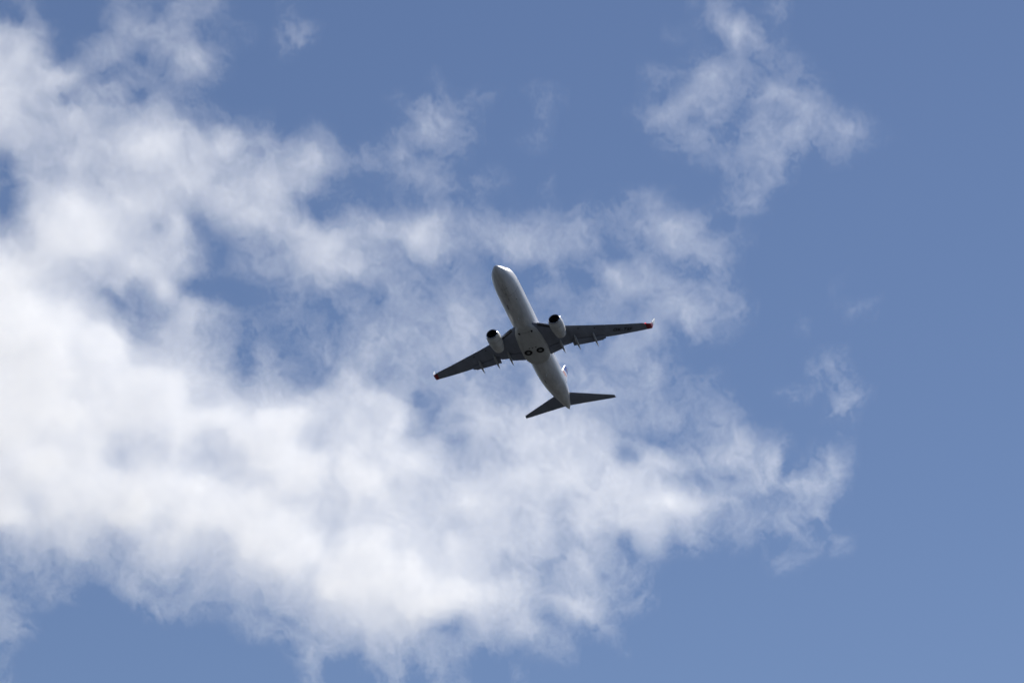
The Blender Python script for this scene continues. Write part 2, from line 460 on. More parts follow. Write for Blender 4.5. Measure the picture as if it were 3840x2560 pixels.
REG = 'OK-TSF'
def make_wing(side):
    m_ = MB()
    ysn = sorted(set([0.6, 1.4, 1.9, 2.4, 2.9, 3.5, 3.98, 4.02, 4.4, 4.83, 5.2, 5.58, 5.62, 6.0, 6.7, 7.5, 8.3, 9.1, 9.8, 10.42, 10.48, 11.1, 12, 13, 14, 15, 15.8, 16.4]))
    secs = [foil_section(y, side) for y in ysn]
    nmax = len(secs[0])
    m_.loft(secs)
    wing = m_.build('wing', M_wing, plane, angle=40)
    # red wing end and blended winglet
    m_ = MB(); rings = []
    base = foil_section(16.4, side)
    path = []   # (y, z offset from wing surface, x le, chord, tilt)
    z0 = wing_z(16.4)
    st = [(16.4, z0, 23.0, 1.47, 0.0), (16.75, z0 + .085, 23.24, 1.36, .12), (16.98, z0 + .17, 23.45, 1.26, .45), (17.10, z0 + .32, 23.62, 1.17, .9), (17.16, z0 + .55, 23.80, 1.08, 1.18)]
    st2 = [(17.16, z0 + .55, 23.80, 1.08, 1.18), (17.24, z0 + 1.0, 24.14, .92, 1.33), (17.34, z0 + 1.7, 24.66, .72, 1.40), (17.42, z0 + 2.35, 25.14, .50, 1.42), (17.425, z0 + 2.45, 25.30, .34, 1.42)]
    def wl(stations):
        rr = []
        for y, z, l, c, tl in stations:
            r = []
            for q in np.linspace(0, 2*math.pi, 20, endpoint=False):
                u = (1 - math.cos(q))/2; th = .10*c*(2.2*math.sqrt(u)*(1 - u) + .05)*.55
                d = th*math.sin(q)/max(abs(math.sin(q)), .3) if abs(math.sin(q)) > 1e-6 else 0
                r.append(B(l + c*u, side*(y - d*math.sin(tl)), z + d*math.cos(tl) + .02))
            rr.append(r)
        return rr
    m_.loft(wl(st)); tip = m_.build('wing_tip', M_red, wing)
    m_ = MB(); m_.loft(wl(st2)); m_.build('winglet', M_white, wing)
    # navigation lamp set in the leading edge
    m_ = MB(); m_.loft([[B(23.03 + .10*math.cos(p)*0 - .10*math.sin(t), side*(16.43 + .16*math.cos(t)*math.cos(p)), z0 + .02 + .07*math.cos(t)*math.sin(p)) for p in np.linspace(0, 2*math.pi, 12, endpoint=False)] for t in np.linspace(0, 1.5, 6)])
    m_.build('navigation_light', M_navred if side > 0 else principled('green_lens', (.02, .3, .1), .2), wing)
    # flaps
    zoff = lambda y, d: low_z(cove(y) if cove(y) else te(y), y) + d
    strip_foil('inboard_flap', 1.95, 3.93, lambda y: cove(y) + .19, lambda y: cove(y) + .92, lambda y: zoff(y, .05), lambda y: zoff(y, -.04), .17, M_flap, wing, side)
    strip_foil('inboard_flap', 1.95, 3.93, lambda y: cove(y) + .92, lambda y: float(np.interp(y, [1.9, 3.93], [21.52, 21.13])), lambda y: zoff(y, -.01), lambda y: zoff(y, -.17), .10, M_flap, wing, side)
    strip_foil('outboard_flap', 5.66, 10.0, lambda y: cove(y) + .19, lambda y: float(np.interp(y, [5.57, 10.0], [21.38, 22.54])), lambda y: zoff(y, .03), lambda y: zoff(y, -.16), .14, M_flap, wing, side)
    strip_foil('outboard_flap', 10.0, 10.42, lambda y: cove(y) + .19, lambda y: 22.46, lambda y: zoff(y, .03), lambda y: zoff(y, -.10), .12, M_flap, wing, side, steps=3)
    # slats: slightly drooped leading edges, and the bare inboard leading edge
    for ya, yb in ((5.75, 8.2), (8.26, 10.9), (10.96, 13.6), (13.66, 16.2)):
        strip_foil('slat', ya, yb, lambda y: le(y) - .10, lambda y: le(y) + .42, lambda y: wing_z(y) + .02, lambda y: wing_z(y) - .02 - .05*(17 - y)/11, .11, M_wing, wing, side)
    strip_foil('leading_edge_flap', 2.05, 3.95, lambda y: le(y) - .34, lambda y: le(y) + .12, lambda y: wing_z(y) + .02, lambda y: wing_z(y) + .30, .10, M_metal, wing, side)
    m_ = MB(); yl = np.linspace(1.95, 4.05, 8)
    m_.add([B(le(y) + .05, side*y, low_z(le(y) + .05, y) - .014) for y in yl] + [B(le(y) + .36, side*y, low_z(le(y) + .36, y) - .014) for y in yl], [(i, i+1, 9+i, 8+i) for i in range(7)])
    m_.build('leading_edge_cavity_shade', M_cove, wing, smooth=False)  # dark sheet on the lower skin, painting the shade of the cavity
    # flap track fairings
    for y, x0, x1, w in ((8.95, 20.2, 23.40, .17), (6.33, 19.2, 22.60, .19), (4.07, 19.0, 22.16, .19)):
        tube_fairing('flap_track_fairing', x0, x1, y, side, M_track, wing, low_z(x0, y) + .02, low_z(x0, y) - .30, w, .30)
    for y in (7.2, 9.4):     # slat track openings, their shade painted as dark quads on the skin
        xx = le(y) + .42
        m_ = MB(); m_.add([B(xx, side*(y - .12), low_z(xx, y) - .014), B(xx, side*(y + .12), low_z(xx, y) - .014), B(xx + .22, side*(y + .14), low_z(xx + .22, y) - .014), B(xx + .22, side*(y - .10), low_z(xx + .22, y) - .014)], [(0, 1, 2, 3)])
        m_.build('slat_track_shade', M_cove, wing, smooth=False)
    if side > 0:      # registration under the port wing
        cu = bpy.data.curves.new('registration', 'FONT'); cu.body = REG; cu.size = 0.86; cu.align_x = 'LEFT'; cu.space_character = 1.12
        cu.offset = 0.022
        ob = bpy.data.objects.new('tmp', cu); link(ob)
        dg = bpy.context.evaluated_depsgraph_get()
        me = bpy.data.meshes.new_from_object(ob.evaluated_get(dg)); bpy.data.objects.remove(ob)
        co = np.empty(len(me.vertices)*3); me.vertices.foreach_get('co', co); co = co.reshape(-1, 3)
        wdt = co[:, 0].max() - co[:, 0].min(); co[:, 0] = (co[:, 0] - co[:, 0].min())*(2.95/wdt)
        hh = co[:, 1].max(); co[:, 1] *= .62/hh
        d = np.array([.5, .866])       # text direction in (x back, y port)
        f = np.array([-.866, .5])      # up of the letters: towards the leading edge
        bm = bmesh.new(); bm.from_mesh(me); bmesh.ops.triangulate(bm, faces=bm.faces)
        for v in bm.verts:
            a, b_ = co[v.index, 0], co[v.index, 1]
            x = 21.60 + a*d[0] + b_*f[0]; y = 11.70 + a*d[1] + b_*f[1]
            v.co = Vector(B(x, y, low_z(x, y) - .065))
        bm.to_mesh(me); bm.free()
        me.materials.clear(); me.materials.append(M_black)
        link(bpy.data.objects.new('registration_lettering', me), wing)
    return wing
for s in (1, -1):
    make_wing(s)

# --- engines
def make_engine(side):
    ex, ey, ez = 13.45, 4.83*side, -1.83
    def ring(x, r, zo=0.0, n=48, flat=0.0, squash=1.0):
        o = []
        for q in np.linspace(0, 2*math.pi, n, endpoint=False):
            z = r*math.sin(q)
            if z < 0: z *= (1 - flat)
            o.append(B(ex + x, ey + r*squash*math.cos(q), ez + zo + z))
        return o
    m_ = MB()
    prof = [(.16, .93, .05), (.3, .975, .05), (.6, 1.03, .05), (1.0, 1.065, .045), (1.5, 1.07, .04), (2.0, 1.05, .03), (2.6, .985, .02), (3.1, .90, .0), (3.5, .82, 0), (3.80, .745, 0), (3.80, .70, 0), (3.4, .74, 0), (3.0, .70, 0)]
    m_.loft([ring(x, r, flat=f) for x, r, f in prof], cap0=False)
    eng = m_.build('engine', M_cowl, plane, angle=45)
    m_ = MB(); prof = [(.16, .932, .05), (.08, .895, .05), (.02, .85, .045), (0, .815, .04), (.03, .785, .03), (.10, .765, .02), (.2, .755, .02)]
    m_.loft([ring(x, r, flat=f) for x, r, f in prof], cap0=False, cap1=False); m_.build('inlet_lip', M_lip, eng)
    m_ = MB(); m_.loft([ring(x, r, flat=f) for x, r, f in ((.2, .756, .02), (.5, .765, .01), (.95, .775, 0))], cap0=False, cap1=False); m_.build('inlet_duct', M_duct, eng)
    m_ = MB()
    for k in range(24):     # fan blades
        a = 2*math.pi*k/24
        for_r = []
        vs = []
        for r in (.24, .45, .62, .765):
            tw = .9 - .75*(r/.77)
            dy, dz = math.cos(a), math.sin(a); ty, tz = -math.sin(a), math.cos(a)
            w = .10 + .05*r
            for sg in (-1, 1):
                vs.append(B(ex + 1.0 + sg*w*math.cos(tw + .5), ey + r*dy + sg*w*math.sin(tw + .5)*ty, ez + r*dz + sg*w*math.sin(tw + .5)*tz))
        m_.add(vs, [(0, 1, 3, 2), (2, 3, 5, 4), (4, 5, 7, 6)])
    m_.build('fan', M_fan, eng, smooth=False)
    m_ = MB(); m_.loft([ring(x, r, n=24) for x, r in ((.62, .01), (.7, .08), (.85, .17), (1.0, .24), (1.15, .26))]); m_.build('spinner', M_fan, eng)
    m_ = MB(); m_.loft([ring(1.25, .80, n=32), ring(1.27, .80, n=32)]); m_.build('fan_backing', M_dark, eng)
    m_ = MB(); m_.loft([ring(x, r, n=40) for x, r in ((2.9, .60), (3.5, .57), (3.85, .50), (4.05, .45), (4.05, .41), (3.9, .42))]); m_.build('core_nozzle', M_steel, eng)
    m_ = MB(); m_.loft([ring(x, r, n=32) for x, r in ((3.8, .28), (4.0, .2), (4.2, .08), (4.26, .01))]); m_.build('exhaust_plug', M_steel, eng)
    # pylon
    m_ = MB(); rings = []
    for x, zt, zb, w in ((1.2, .95, .85, .03), (1.9, 1.18, .8, .16), (2.8, 1.25, .55, .22), (3.8, 1.15, .35, .24), (4.5, 1.08, .45, .20), (5.2, 1.0, .70, .10), (5.6, .98, .85, .03)):
        rings.append([B(ex + x, ey + w*math.cos(q), ez + (zt + zb)/2 + (zt - zb)/2*math.sin(q)) for q in np.linspace(0, 2*math.pi, 16, endpoint=False)])
    m_.loft(rings); m_.build('pylon', M_cowl, eng)
    # chine on the inboard side
    a = math.radians(52); dy, dz = -side*math.cos(a), math.sin(a)
    m_ = MB(); vs = []
    for x, h in ((.75, 0), (1.0, .16), (1.5, .30), (1.95, .30), (2.0, 0)):
        for w in (-.015, .015):
            rr = 1.02 + h
            vs.append(B(ex + x, ey + rr*dy + w*dz, ez + rr*dz - w*dy))
    m_.add(vs, [(0, 2, 4, 6, 8), (9, 7, 5, 3, 1)] + [(2*i, 2*i+1, 2*i+3, 2*i+2) for i in range(4)])
    m_.build('chine', M_white, eng, smooth=False)
    # cowl seams
    for xx, rr in ((1.02, 1.067), (2.35, 1.02)):
        m_ = MB(); L = []
        for q in np.linspace(math.pi*1.08, math.pi*1.92, 30):
            L.append((q,))
        def pp(x, q, r):
            z = r*math.sin(q); z *= (1 - .042) if z < 0 else 1
            return B(ex + x, ey + r*math.cos(q), ez + z)
        m_.add([pp(xx, q[0], rr + .008) for q in L] + [pp(xx + .03, q[0], rr + .008) for q in L], [(i, i+1, 31+i, 30+i) for i in range(29)])
        m_.build('cowl_seam', M_seam, eng, smooth=False)
for s in (1, -1):
    make_engine(s)

# --- tail
def simple_foil(stations, u0=0.0, u1=1.0, slim=1.0, n=26):
    """stations: (le point, te point, thickness, thickness direction) of the whole chord; builds the part of it from u0 to u1"""
    rings = []
    for l, t, th, nrm in stations:
        l, t, nrm = Vector(B(*l)), Vector(B(*t)), Vector(nrm); r = []
        for q in np.linspace(0, 2*math.pi, n, endpoint=False):
            u = u0 + (u1 - u0)*(1 - math.cos(q))/2
            k = th*(2.1*math.sqrt(u)*(1 - u) + .03)*.5*slim
            r.append(l.lerp(t, u) + nrm*(k*max(-1, min(1, math.sin(q)*4))))
        rings.append(r)
    return rings
for s in (1, -1):
    zs = lambda y: 1.12 + (y - 1)*.152
    nr = (0, -.15*s, 1)
    m_ = MB(); LEs = lambda y: 34.42 + (y - 1.15)*(38.57 - 34.42)/5.99; TEs = lambda y: 37.38 + (y - .45)*(39.31 - 37.38)/6.75
    sts = [((LEs(y), s*y, zs(y)), (TEs(y), s*y, zs(y)), .10*(TEs(y) - LEs(y)), nr) for y in (.2, .35, .8, 1.2, 3, 5, 6.95)]
    m_.loft(simple_foil(sts + [((38.62, s*7.16, zs(7.16)), (39.28, s*7.19, zs(7.19)), .03, nr)], 0, .74))
    st = m_.build('tailplane', M_wing, plane, angle=50)
    m_ = MB()
    m_.loft(simple_foil(sts[1:] + [((38.62, s*7.16, zs(7.16)), (39.28, s*7.19, zs(7.19)), .03, nr)], .72, 1, .97))
    m_.build('elevator', M_wing, st, angle=50)
# fin
FZs = [1.6, 2.4, 3.0, 4.0, 6.0, 8.0, 9.1, 9.3]; FL = [28.0, 30.6, 31.9, 33.1, 34.85, 36.5, 37.42, 37.72]; FTE = [36.9, 37.0, 37.15, 37.42, 38.0, 38.62, 39.0, 39.05]
finst = [(z, float(interp(FZs, FL, z)), float(interp(FZs, FTE, z))) for z in np.linspace(1.6, 9.3, 78)]
finf = [((l, 0, z), (t, 0, z), .085*min(t - l, 5), (0, 1, 0)) for z, l, t in finst]
m_ = MB(); m_.loft(simple_foil(finf, 0, .73))
def fin_mat(me):
    idx = []
    for p in me.polygons:
        c = p.center; x = REF - c.x
        idx.append(1 if c.z > 7.55 + .38*(min(x, 38.0) - 36.7) else 0)
    return idx
fin = m_.build('fin', M_white, plane, angle=50)
fin.data.materials.append(M_blue); fin.data.polygons.foreach_set('material_index', fin_mat(fin.data))
m_ = MB(); m_.loft(simple_foil(finf, .715, 1, .96))
rud = m_.build('rudder', M_white, fin, angle=50)
rud.data.materials.append(M_blue); rud.data.polygons.foreach_set('material_index', fin_mat(rud.data))
m_ = MB(); rings = []
for z, l, t in finst:
    if z > 3.4:
        r = []
        for q in np.linspace(0, 2*math.pi, 14, endpoint=False):
            u = (1 - math.cos(q))/2; r.append(B(l - .03 + .30*u, .13*(math.sqrt(u + .02))*max(-1, min(1, math.sin(q)*2))*min(1, (t - l)/3), z))
        rings.append(r)
m_.loft(rings); m_.build('fin_leading_edge', M_metal, fin)
for s in (1, -1):     # orange swoosh and small yellow disc on both faces
    m_ = MB(); a_, b_ = [], []
    for t in np.linspace(0, 1, 14):
        x = 35.5 + 2.5*t; zc = 6.52 + .72*t; w = .27*math.sin(math.pi*t)**.7 + .02
        a_.append((x, zc + w)); b_.append((x, zc - w))
    def fy(x, z):
        l, t = float(interp(FZs, FL, z)), float(interp(FZs, FTE, z)); 
        u = min(1, max(0, (x - l)/(t - l))); return .085*min(t - l, 5)*(2.1*math.sqrt(u)*(1 - u) + .03)*.5 + .015
    m_.add([B(x, s*fy(x, z), z) for x, z in a_] + [B(x, s*fy(x, z), z) for x, z in b_], [(i, i+1, 15+i, 14+i) for i in range(13)])
    m_.build('orange_swoosh', M_orange, fin, smooth=False)
    m_ = MB(); cx, cz = 38.45, 8.95
    m_.add([B(cx + .16*math.cos(q), s*(fy(cx, cz) + .01), cz + .16*math.sin(q)) for q in np.linspace(0, 2*math.pi, 16, endpoint=False)], [tuple(range(16))])
    m_.build('yellow_disc', M_yellow, fin, smooth=False)

# ------------------------------------------------------------------ clouds: lit volumes in a layer 940 m up
COVER = [
    [1, 2, 0, 0, 0, 2, 2, 1, 3, 3, 1, 0, 0, 1, 0, 0, 0, 0, 0, 0, 0, 0, 0, 0, 0, 0, 0, 0, 0, 0, 0, 0, 1, 3, 2, 1, 2, 0, 0, 0, 0, 0, 0, 0, 0, 0, 0, 0],
    [6, 5, 2, 0, 1, 3, 4, 4, 3, 1, 1, 1, 0, 2, 2, 0, 0, 0, 0, 0, 0, 0, 0, 0, 0, 0, 0, 0, 0, 0, 0, 1, 1, 3, 5, 2, 1, 0, 0, 0, 0, 0, 0, 0, 0, 0, 0, 0],
    [7, 7, 1, 1, 4, 4, 2, 3, 4, 5, 1, 0, 0, 1, 0, 0, 0, 0, 0, 0, 0, 0, 0, 0, 0, 0, 0, 0, 0, 0, 0, 0, 1, 1, 3, 2, 2, 1, 0, 0, 0, 0, 0, 0, 0, 0, 0, 0],
    [8, 7, 7, 6, 3, 2, 3, 2, 4, 3, 1, 0, 0, 0, 0, 0, 0, 0, 0, 0, 1, 0, 0, 0, 0, 0, 0, 0, 0, 0, 1, 2, 3, 4, 3, 2, 2, 2, 1, 0, 0, 0, 0, 0, 0, 0, 0, 0],
    [8, 7, 6, 4, 5, 4, 2, 3, 2, 1, 0, 0, 0, 0, 0, 0, 0, 0, 1, 1, 2, 1, 1, 1, 1, 1, 1, 0, 0, 0, 1, 3, 4, 4, 3, 4, 4, 3, 2, 0, 0, 0, 0, 0, 0, 0, 0, 0],
    [8, 6, 6, 7, 6, 5, 5, 6, 4, 3, 2, 1, 1, 0, 0, 0, 0, 0, 0, 3, 4, 3, 1, 0, 0, 1, 0, 0, 0, 1, 3, 4, 3, 4, 2, 3, 3, 4, 3, 1, 1, 0, 0, 0, 0, 0, 0, 0],
    [7, 6, 6, 6, 7, 7, 8, 8, 7, 6, 7, 4, 4, 3, 2, 2, 0, 1, 2, 3, 4, 3, 1, 0, 1, 1, 0, 0, 0, 0, 1, 2, 3, 2, 2, 4, 4, 4, 3, 3, 1, 1, 0, 0, 0, 0, 0, 0],
    [3, 6, 6, 7, 6, 7, 8, 8, 7, 7, 6, 5, 5, 5, 6, 4, 2, 2, 3, 2, 3, 1, 0, 0, 0, 0, 0, 0, 0, 0, 0, 1, 1, 2, 3, 3, 4, 2, 1, 1, 0, 0, 0, 0, 0, 0, 0, 0],
    [3, 6, 6, 7, 6, 7, 7, 7, 8, 7, 6, 6, 7, 6, 5, 2, 0, 0, 1, 3, 3, 1, 2, 1, 0, 1, 0, 0, 0, 0, 0, 0, 0, 0, 2, 3, 3, 1, 0, 0, 0, 0, 0, 0, 0, 0, 0, 0],
    [2, 7, 8, 9, 8, 8, 8, 7, 6, 6, 7, 7, 7, 5, 2, 1, 2, 1, 1, 1, 2, 1, 1, 0, 0, 1, 0, 1, 1, 2, 2, 1, 0, 1, 2, 2, 0, 0, 1, 0, 0, 0, 0, 0, 0, 0, 0, 0],
    [5, 8, 9, 9, 9, 8, 7, 6, 8, 3, 5, 7, 7, 6, 6, 4, 4, 5, 5, 6, 5, 3, 4, 3, 3, 3, 3, 3, 2, 2, 3, 4, 3, 1, 1, 0, 0, 0, 0, 0, 0, 0, 0, 0, 0, 0, 0, 0],
    [8, 8, 9, 9, 9, 8, 7, 7, 6, 3, 1, 3, 4, 5, 6, 7, 5, 4, 4, 6, 5, 3, 3, 4, 5, 4, 4, 3, 1, 2, 2, 4, 4, 3, 1, 1, 0, 0, 0, 0, 0, 0, 0, 0, 0, 0, 0, 0],
    [9, 9, 8, 7, 7, 7, 8, 7, 6, 3, 1, 3, 4, 4, 6, 6, 6, 4, 3, 3, 3, 2, 1, 1, 1, 2, 2, 2, 4, 4, 3, 2, 2, 3, 1, 0, 0, 0, 0, 1, 0, 0, 0, 0, 0, 0, 0, 0],
    [10, 9, 8, 7, 6, 7, 4, 8, 3, 1, 0, 0, 1, 2, 4, 4, 2, 2, 4, 3, 2, 3, 2, 2, 1, 2, 2, 1, 4, 4, 4, 4, 2, 2, 1, 0, 0, 0, 0, 1, 0, 0, 0, 0, 0, 0, 0, 0],
    [10, 10, 9, 9, 7, 4, 3, 4, 7, 5, 4, 1, 1, 2, 1, 1, 3, 2, 4, 3, 3, 5, 4, 3, 2, 1, 2, 3, 3, 3, 2, 4, 5, 3, 2, 1, 0, 0, 0, 1, 1, 1, 0, 0, 0, 0, 0, 0],
    [10, 10, 10, 9, 9, 8, 5, 6, 6, 4, 3, 2, 1, 1, 2, 1, 3, 4, 4, 4, 4, 5, 4, 2, 2, 2, 2, 2, 2, 3, 4, 2, 4, 2, 1, 0, 0, 1, 0, 0, 0, 0, 0, 0, 0, 0, 0, 0],
    [10, 10, 10, 9, 9, 9, 7, 7, 7, 6, 4, 1, 3, 1, 2, 3, 4, 5, 4, 4, 5, 5, 4, 3, 3, 3, 3, 2, 3, 4, 2, 1, 0, 0, 0, 0, 0, 0, 1, 1, 0, 0, 0, 0, 0, 0, 0, 0],
    [10, 10, 10, 9, 9, 9, 9, 9, 9, 7, 6, 2, 4, 3, 2, 3, 6, 4, 4, 4, 4, 4, 4, 3, 3, 4, 3, 4, 3, 3, 4, 2, 1, 1, 0, 0, 0, 0, 2, 2, 1, 0, 0, 0, 0, 0, 0, 0],
    [10, 10, 10, 9, 9, 9, 9, 9, 9, 7, 7, 5, 6, 6, 6, 7, 7, 7, 7, 3, 3, 4, 5, 3, 4, 6, 4, 4, 4, 3, 3, 1, 2, 1, 1, 0, 1, 1, 0, 3, 1, 0, 0, 0, 0, 0, 0, 0],
    [10, 10, 10, 10, 9, 9, 9, 9, 9, 9, 9, 8, 9, 9, 8, 7, 8, 7, 8, 5, 3, 4, 6, 6, 6, 6, 6, 5, 4, 3, 3, 3, 2, 3, 2, 0, 0, 0, 1, 2, 0, 0, 0, 0, 0, 0, 0, 0],
    [10, 9, 9, 9, 9, 8, 8, 8, 9, 8, 8, 9, 9, 9, 7, 7, 8, 8, 8, 5, 5, 4, 6, 6, 7, 7, 7, 6, 5, 3, 2, 2, 2, 3, 4, 2, 1, 0, 0, 1, 0, 0, 0, 0, 0, 0, 0, 0],
    [9, 10, 10, 9, 9, 7, 8, 8, 8, 7, 7, 8, 9, 9, 9, 8, 9, 8, 8, 8, 7, 5, 5, 6, 7, 7, 7, 7, 6, 3, 6, 6, 4, 4, 5, 4, 5, 1, 3, 2, 0, 0, 0, 0, 0, 0, 0, 0],
    [9, 9, 9, 9, 9, 9, 9, 9, 9, 9, 8, 8, 8, 9, 9, 8, 9, 9, 8, 7, 7, 7, 7, 7, 8, 7, 8, 7, 7, 7, 6, 5, 2, 3, 3, 4, 4, 4, 4, 2, 0, 0, 0, 0, 0, 0, 0, 0],
    [9, 8, 9, 9, 9, 9, 10, 9, 9, 9, 9, 9, 9, 8, 8, 7, 8, 8, 8, 7, 7, 8, 8, 7, 7, 7, 6, 7, 7, 7, 8, 8, 6, 4, 3, 1, 2, 3, 3, 1, 0, 0, 0, 0, 0, 0, 0, 0],
    [9, 8, 8, 8, 8, 9, 9, 8, 9, 9, 9, 9, 9, 9, 8, 7, 8, 8, 8, 7, 7, 6, 7, 7, 6, 7, 5, 7, 6, 7, 7, 5, 4, 2, 3, 2, 3, 3, 0, 0, 0, 0, 0, 0, 0, 0, 0, 0],
    [5, 6, 6, 7, 6, 5, 7, 8, 8, 7, 7, 9, 9, 9, 9, 8, 9, 9, 8, 8, 7, 8, 7, 7, 6, 6, 4, 5, 5, 3, 5, 2, 3, 1, 1, 1, 0, 1, 1, 1, 0, 0, 0, 0, 0, 0, 0, 0],
    [3, 4, 3, 3, 4, 4, 5, 6, 5, 5, 6, 7, 8, 9, 8, 9, 9, 9, 9, 9, 8, 8, 7, 5, 5, 4, 5, 5, 3, 2, 1, 0, 0, 0, 0, 0, 1, 1, 0, 0, 0, 0, 0, 0, 0, 0, 0, 0],
    [2, 2, 2, 2, 0, 2, 4, 3, 3, 4, 4, 5, 5, 6, 7, 9, 9, 9, 9, 9, 9, 9, 8, 7, 6, 4, 5, 4, 3, 2, 1, 0, 0, 0, 0, 0, 0, 0, 0, 0, 0, 0, 0, 0, 0, 0, 0, 0],
    [3, 1, 0, 0, 0, 0, 1, 3, 3, 2, 2, 4, 2, 4, 5, 7, 8, 8, 8, 9, 9, 8, 7, 6, 6, 4, 5, 6, 3, 2, 1, 0, 0, 0, 0, 0, 0, 0, 0, 0, 0, 0, 0, 0, 0, 0, 0, 0],
    [3, 1, 0, 0, 0, 0, 0, 0, 0, 0, 0, 2, 3, 3, 4, 5, 6, 7, 7, 6, 4, 3, 5, 4, 5, 3, 2, 1, 2, 0, 0, 0, 0, 0, 0, 0, 0, 0, 0, 0, 0, 0, 0, 0, 0, 0, 0, 0],
    [1, 0, 0, 0, 0, 0, 0, 0, 0, 0, 0, 0, 0, 1, 3, 3, 2, 4, 4, 3, 3, 3, 2, 1, 1, 1, 1, 0, 0, 1, 0, 0, 0, 0, 0, 0, 0, 0, 0, 0, 0, 0, 0, 0, 0, 0, 0, 0],
    [1, 0, 0, 0, 0, 0, 0, 0, 0, 0, 0, 0, 0, 0, 2, 0, 0, 1, 3, 1, 2, 1, 0, 0, 1, 0, 0, 0, 0, 0, 0, 0, 0, 0, 0, 0, 0, 0, 0, 0, 0, 0, 0, 0, 0, 0, 0, 0],
]
CELL = 80.0
def perlin(x, y, seed):
    rng = np.random.RandomState(seed); p = rng.permutation(256); p = np.concatenate([p, p])
    ang = rng.rand(256)*2*math.pi; gx, gy = np.cos(ang), np.sin(ang)
    xi, yi = np.floor(x).astype(int), np.floor(y).astype(int); xf, yf = x - xi, y - yi; xi &= 255; yi &= 255
    fx = xf**3*(xf*(xf*6 - 15) + 10); fy = yf**3*(yf*(yf*6 - 15) + 10)
    def g(i, j, dx, dy):
        h = p[p[i & 255] + (j & 255)]; return gx[h]*dx + gy[h]*dy
    a = g(xi, yi, xf, yf); b = g(xi+1, yi, xf-1, yf); c = g(xi, yi+1, xf, yf-1); d = g(xi+1, yi+1, xf-1, yf-1)
    return (a + fx*(b - a))*(1 - fy) + (c + fx*(d - c))*fy
def fbm(x, y, seed, octs=5, gain=.5):
    s = 0; a = 1; n = 0
    for o in range(octs):
        s = s + a*perlin(x*2**o + 17.3*o, y*2**o - 9.1*o, seed + o); n += a; a *= gain
    return s/n*1.6
def catmull(f):
    f2, f3 = f*f, f*f*f
    return (-.5*f + f2 - .5*f3, 1 - 2.5*f2 + 1.5*f3, .5*f + 2*f2 - 1.5*f3, -.5*f2 + .5*f3)
def sample(G, x, y):
    """smooth cubic lookup of grid G at cell coordinates"""
    H_, W_ = G.shape
    xi, yi = np.floor(x).astype(int), np.floor(y).astype(int)
    wx, wy = catmull(x - xi), catmull(y - yi); out = 0
    for j in range(4):
        r = np.clip(yi + j - 1, 0, H_-1)
        for i in range(4):
            out = out + wy[j]*wx[i]*G[r, np.clip(xi + i - 1, 0, W_-1)]
    return out

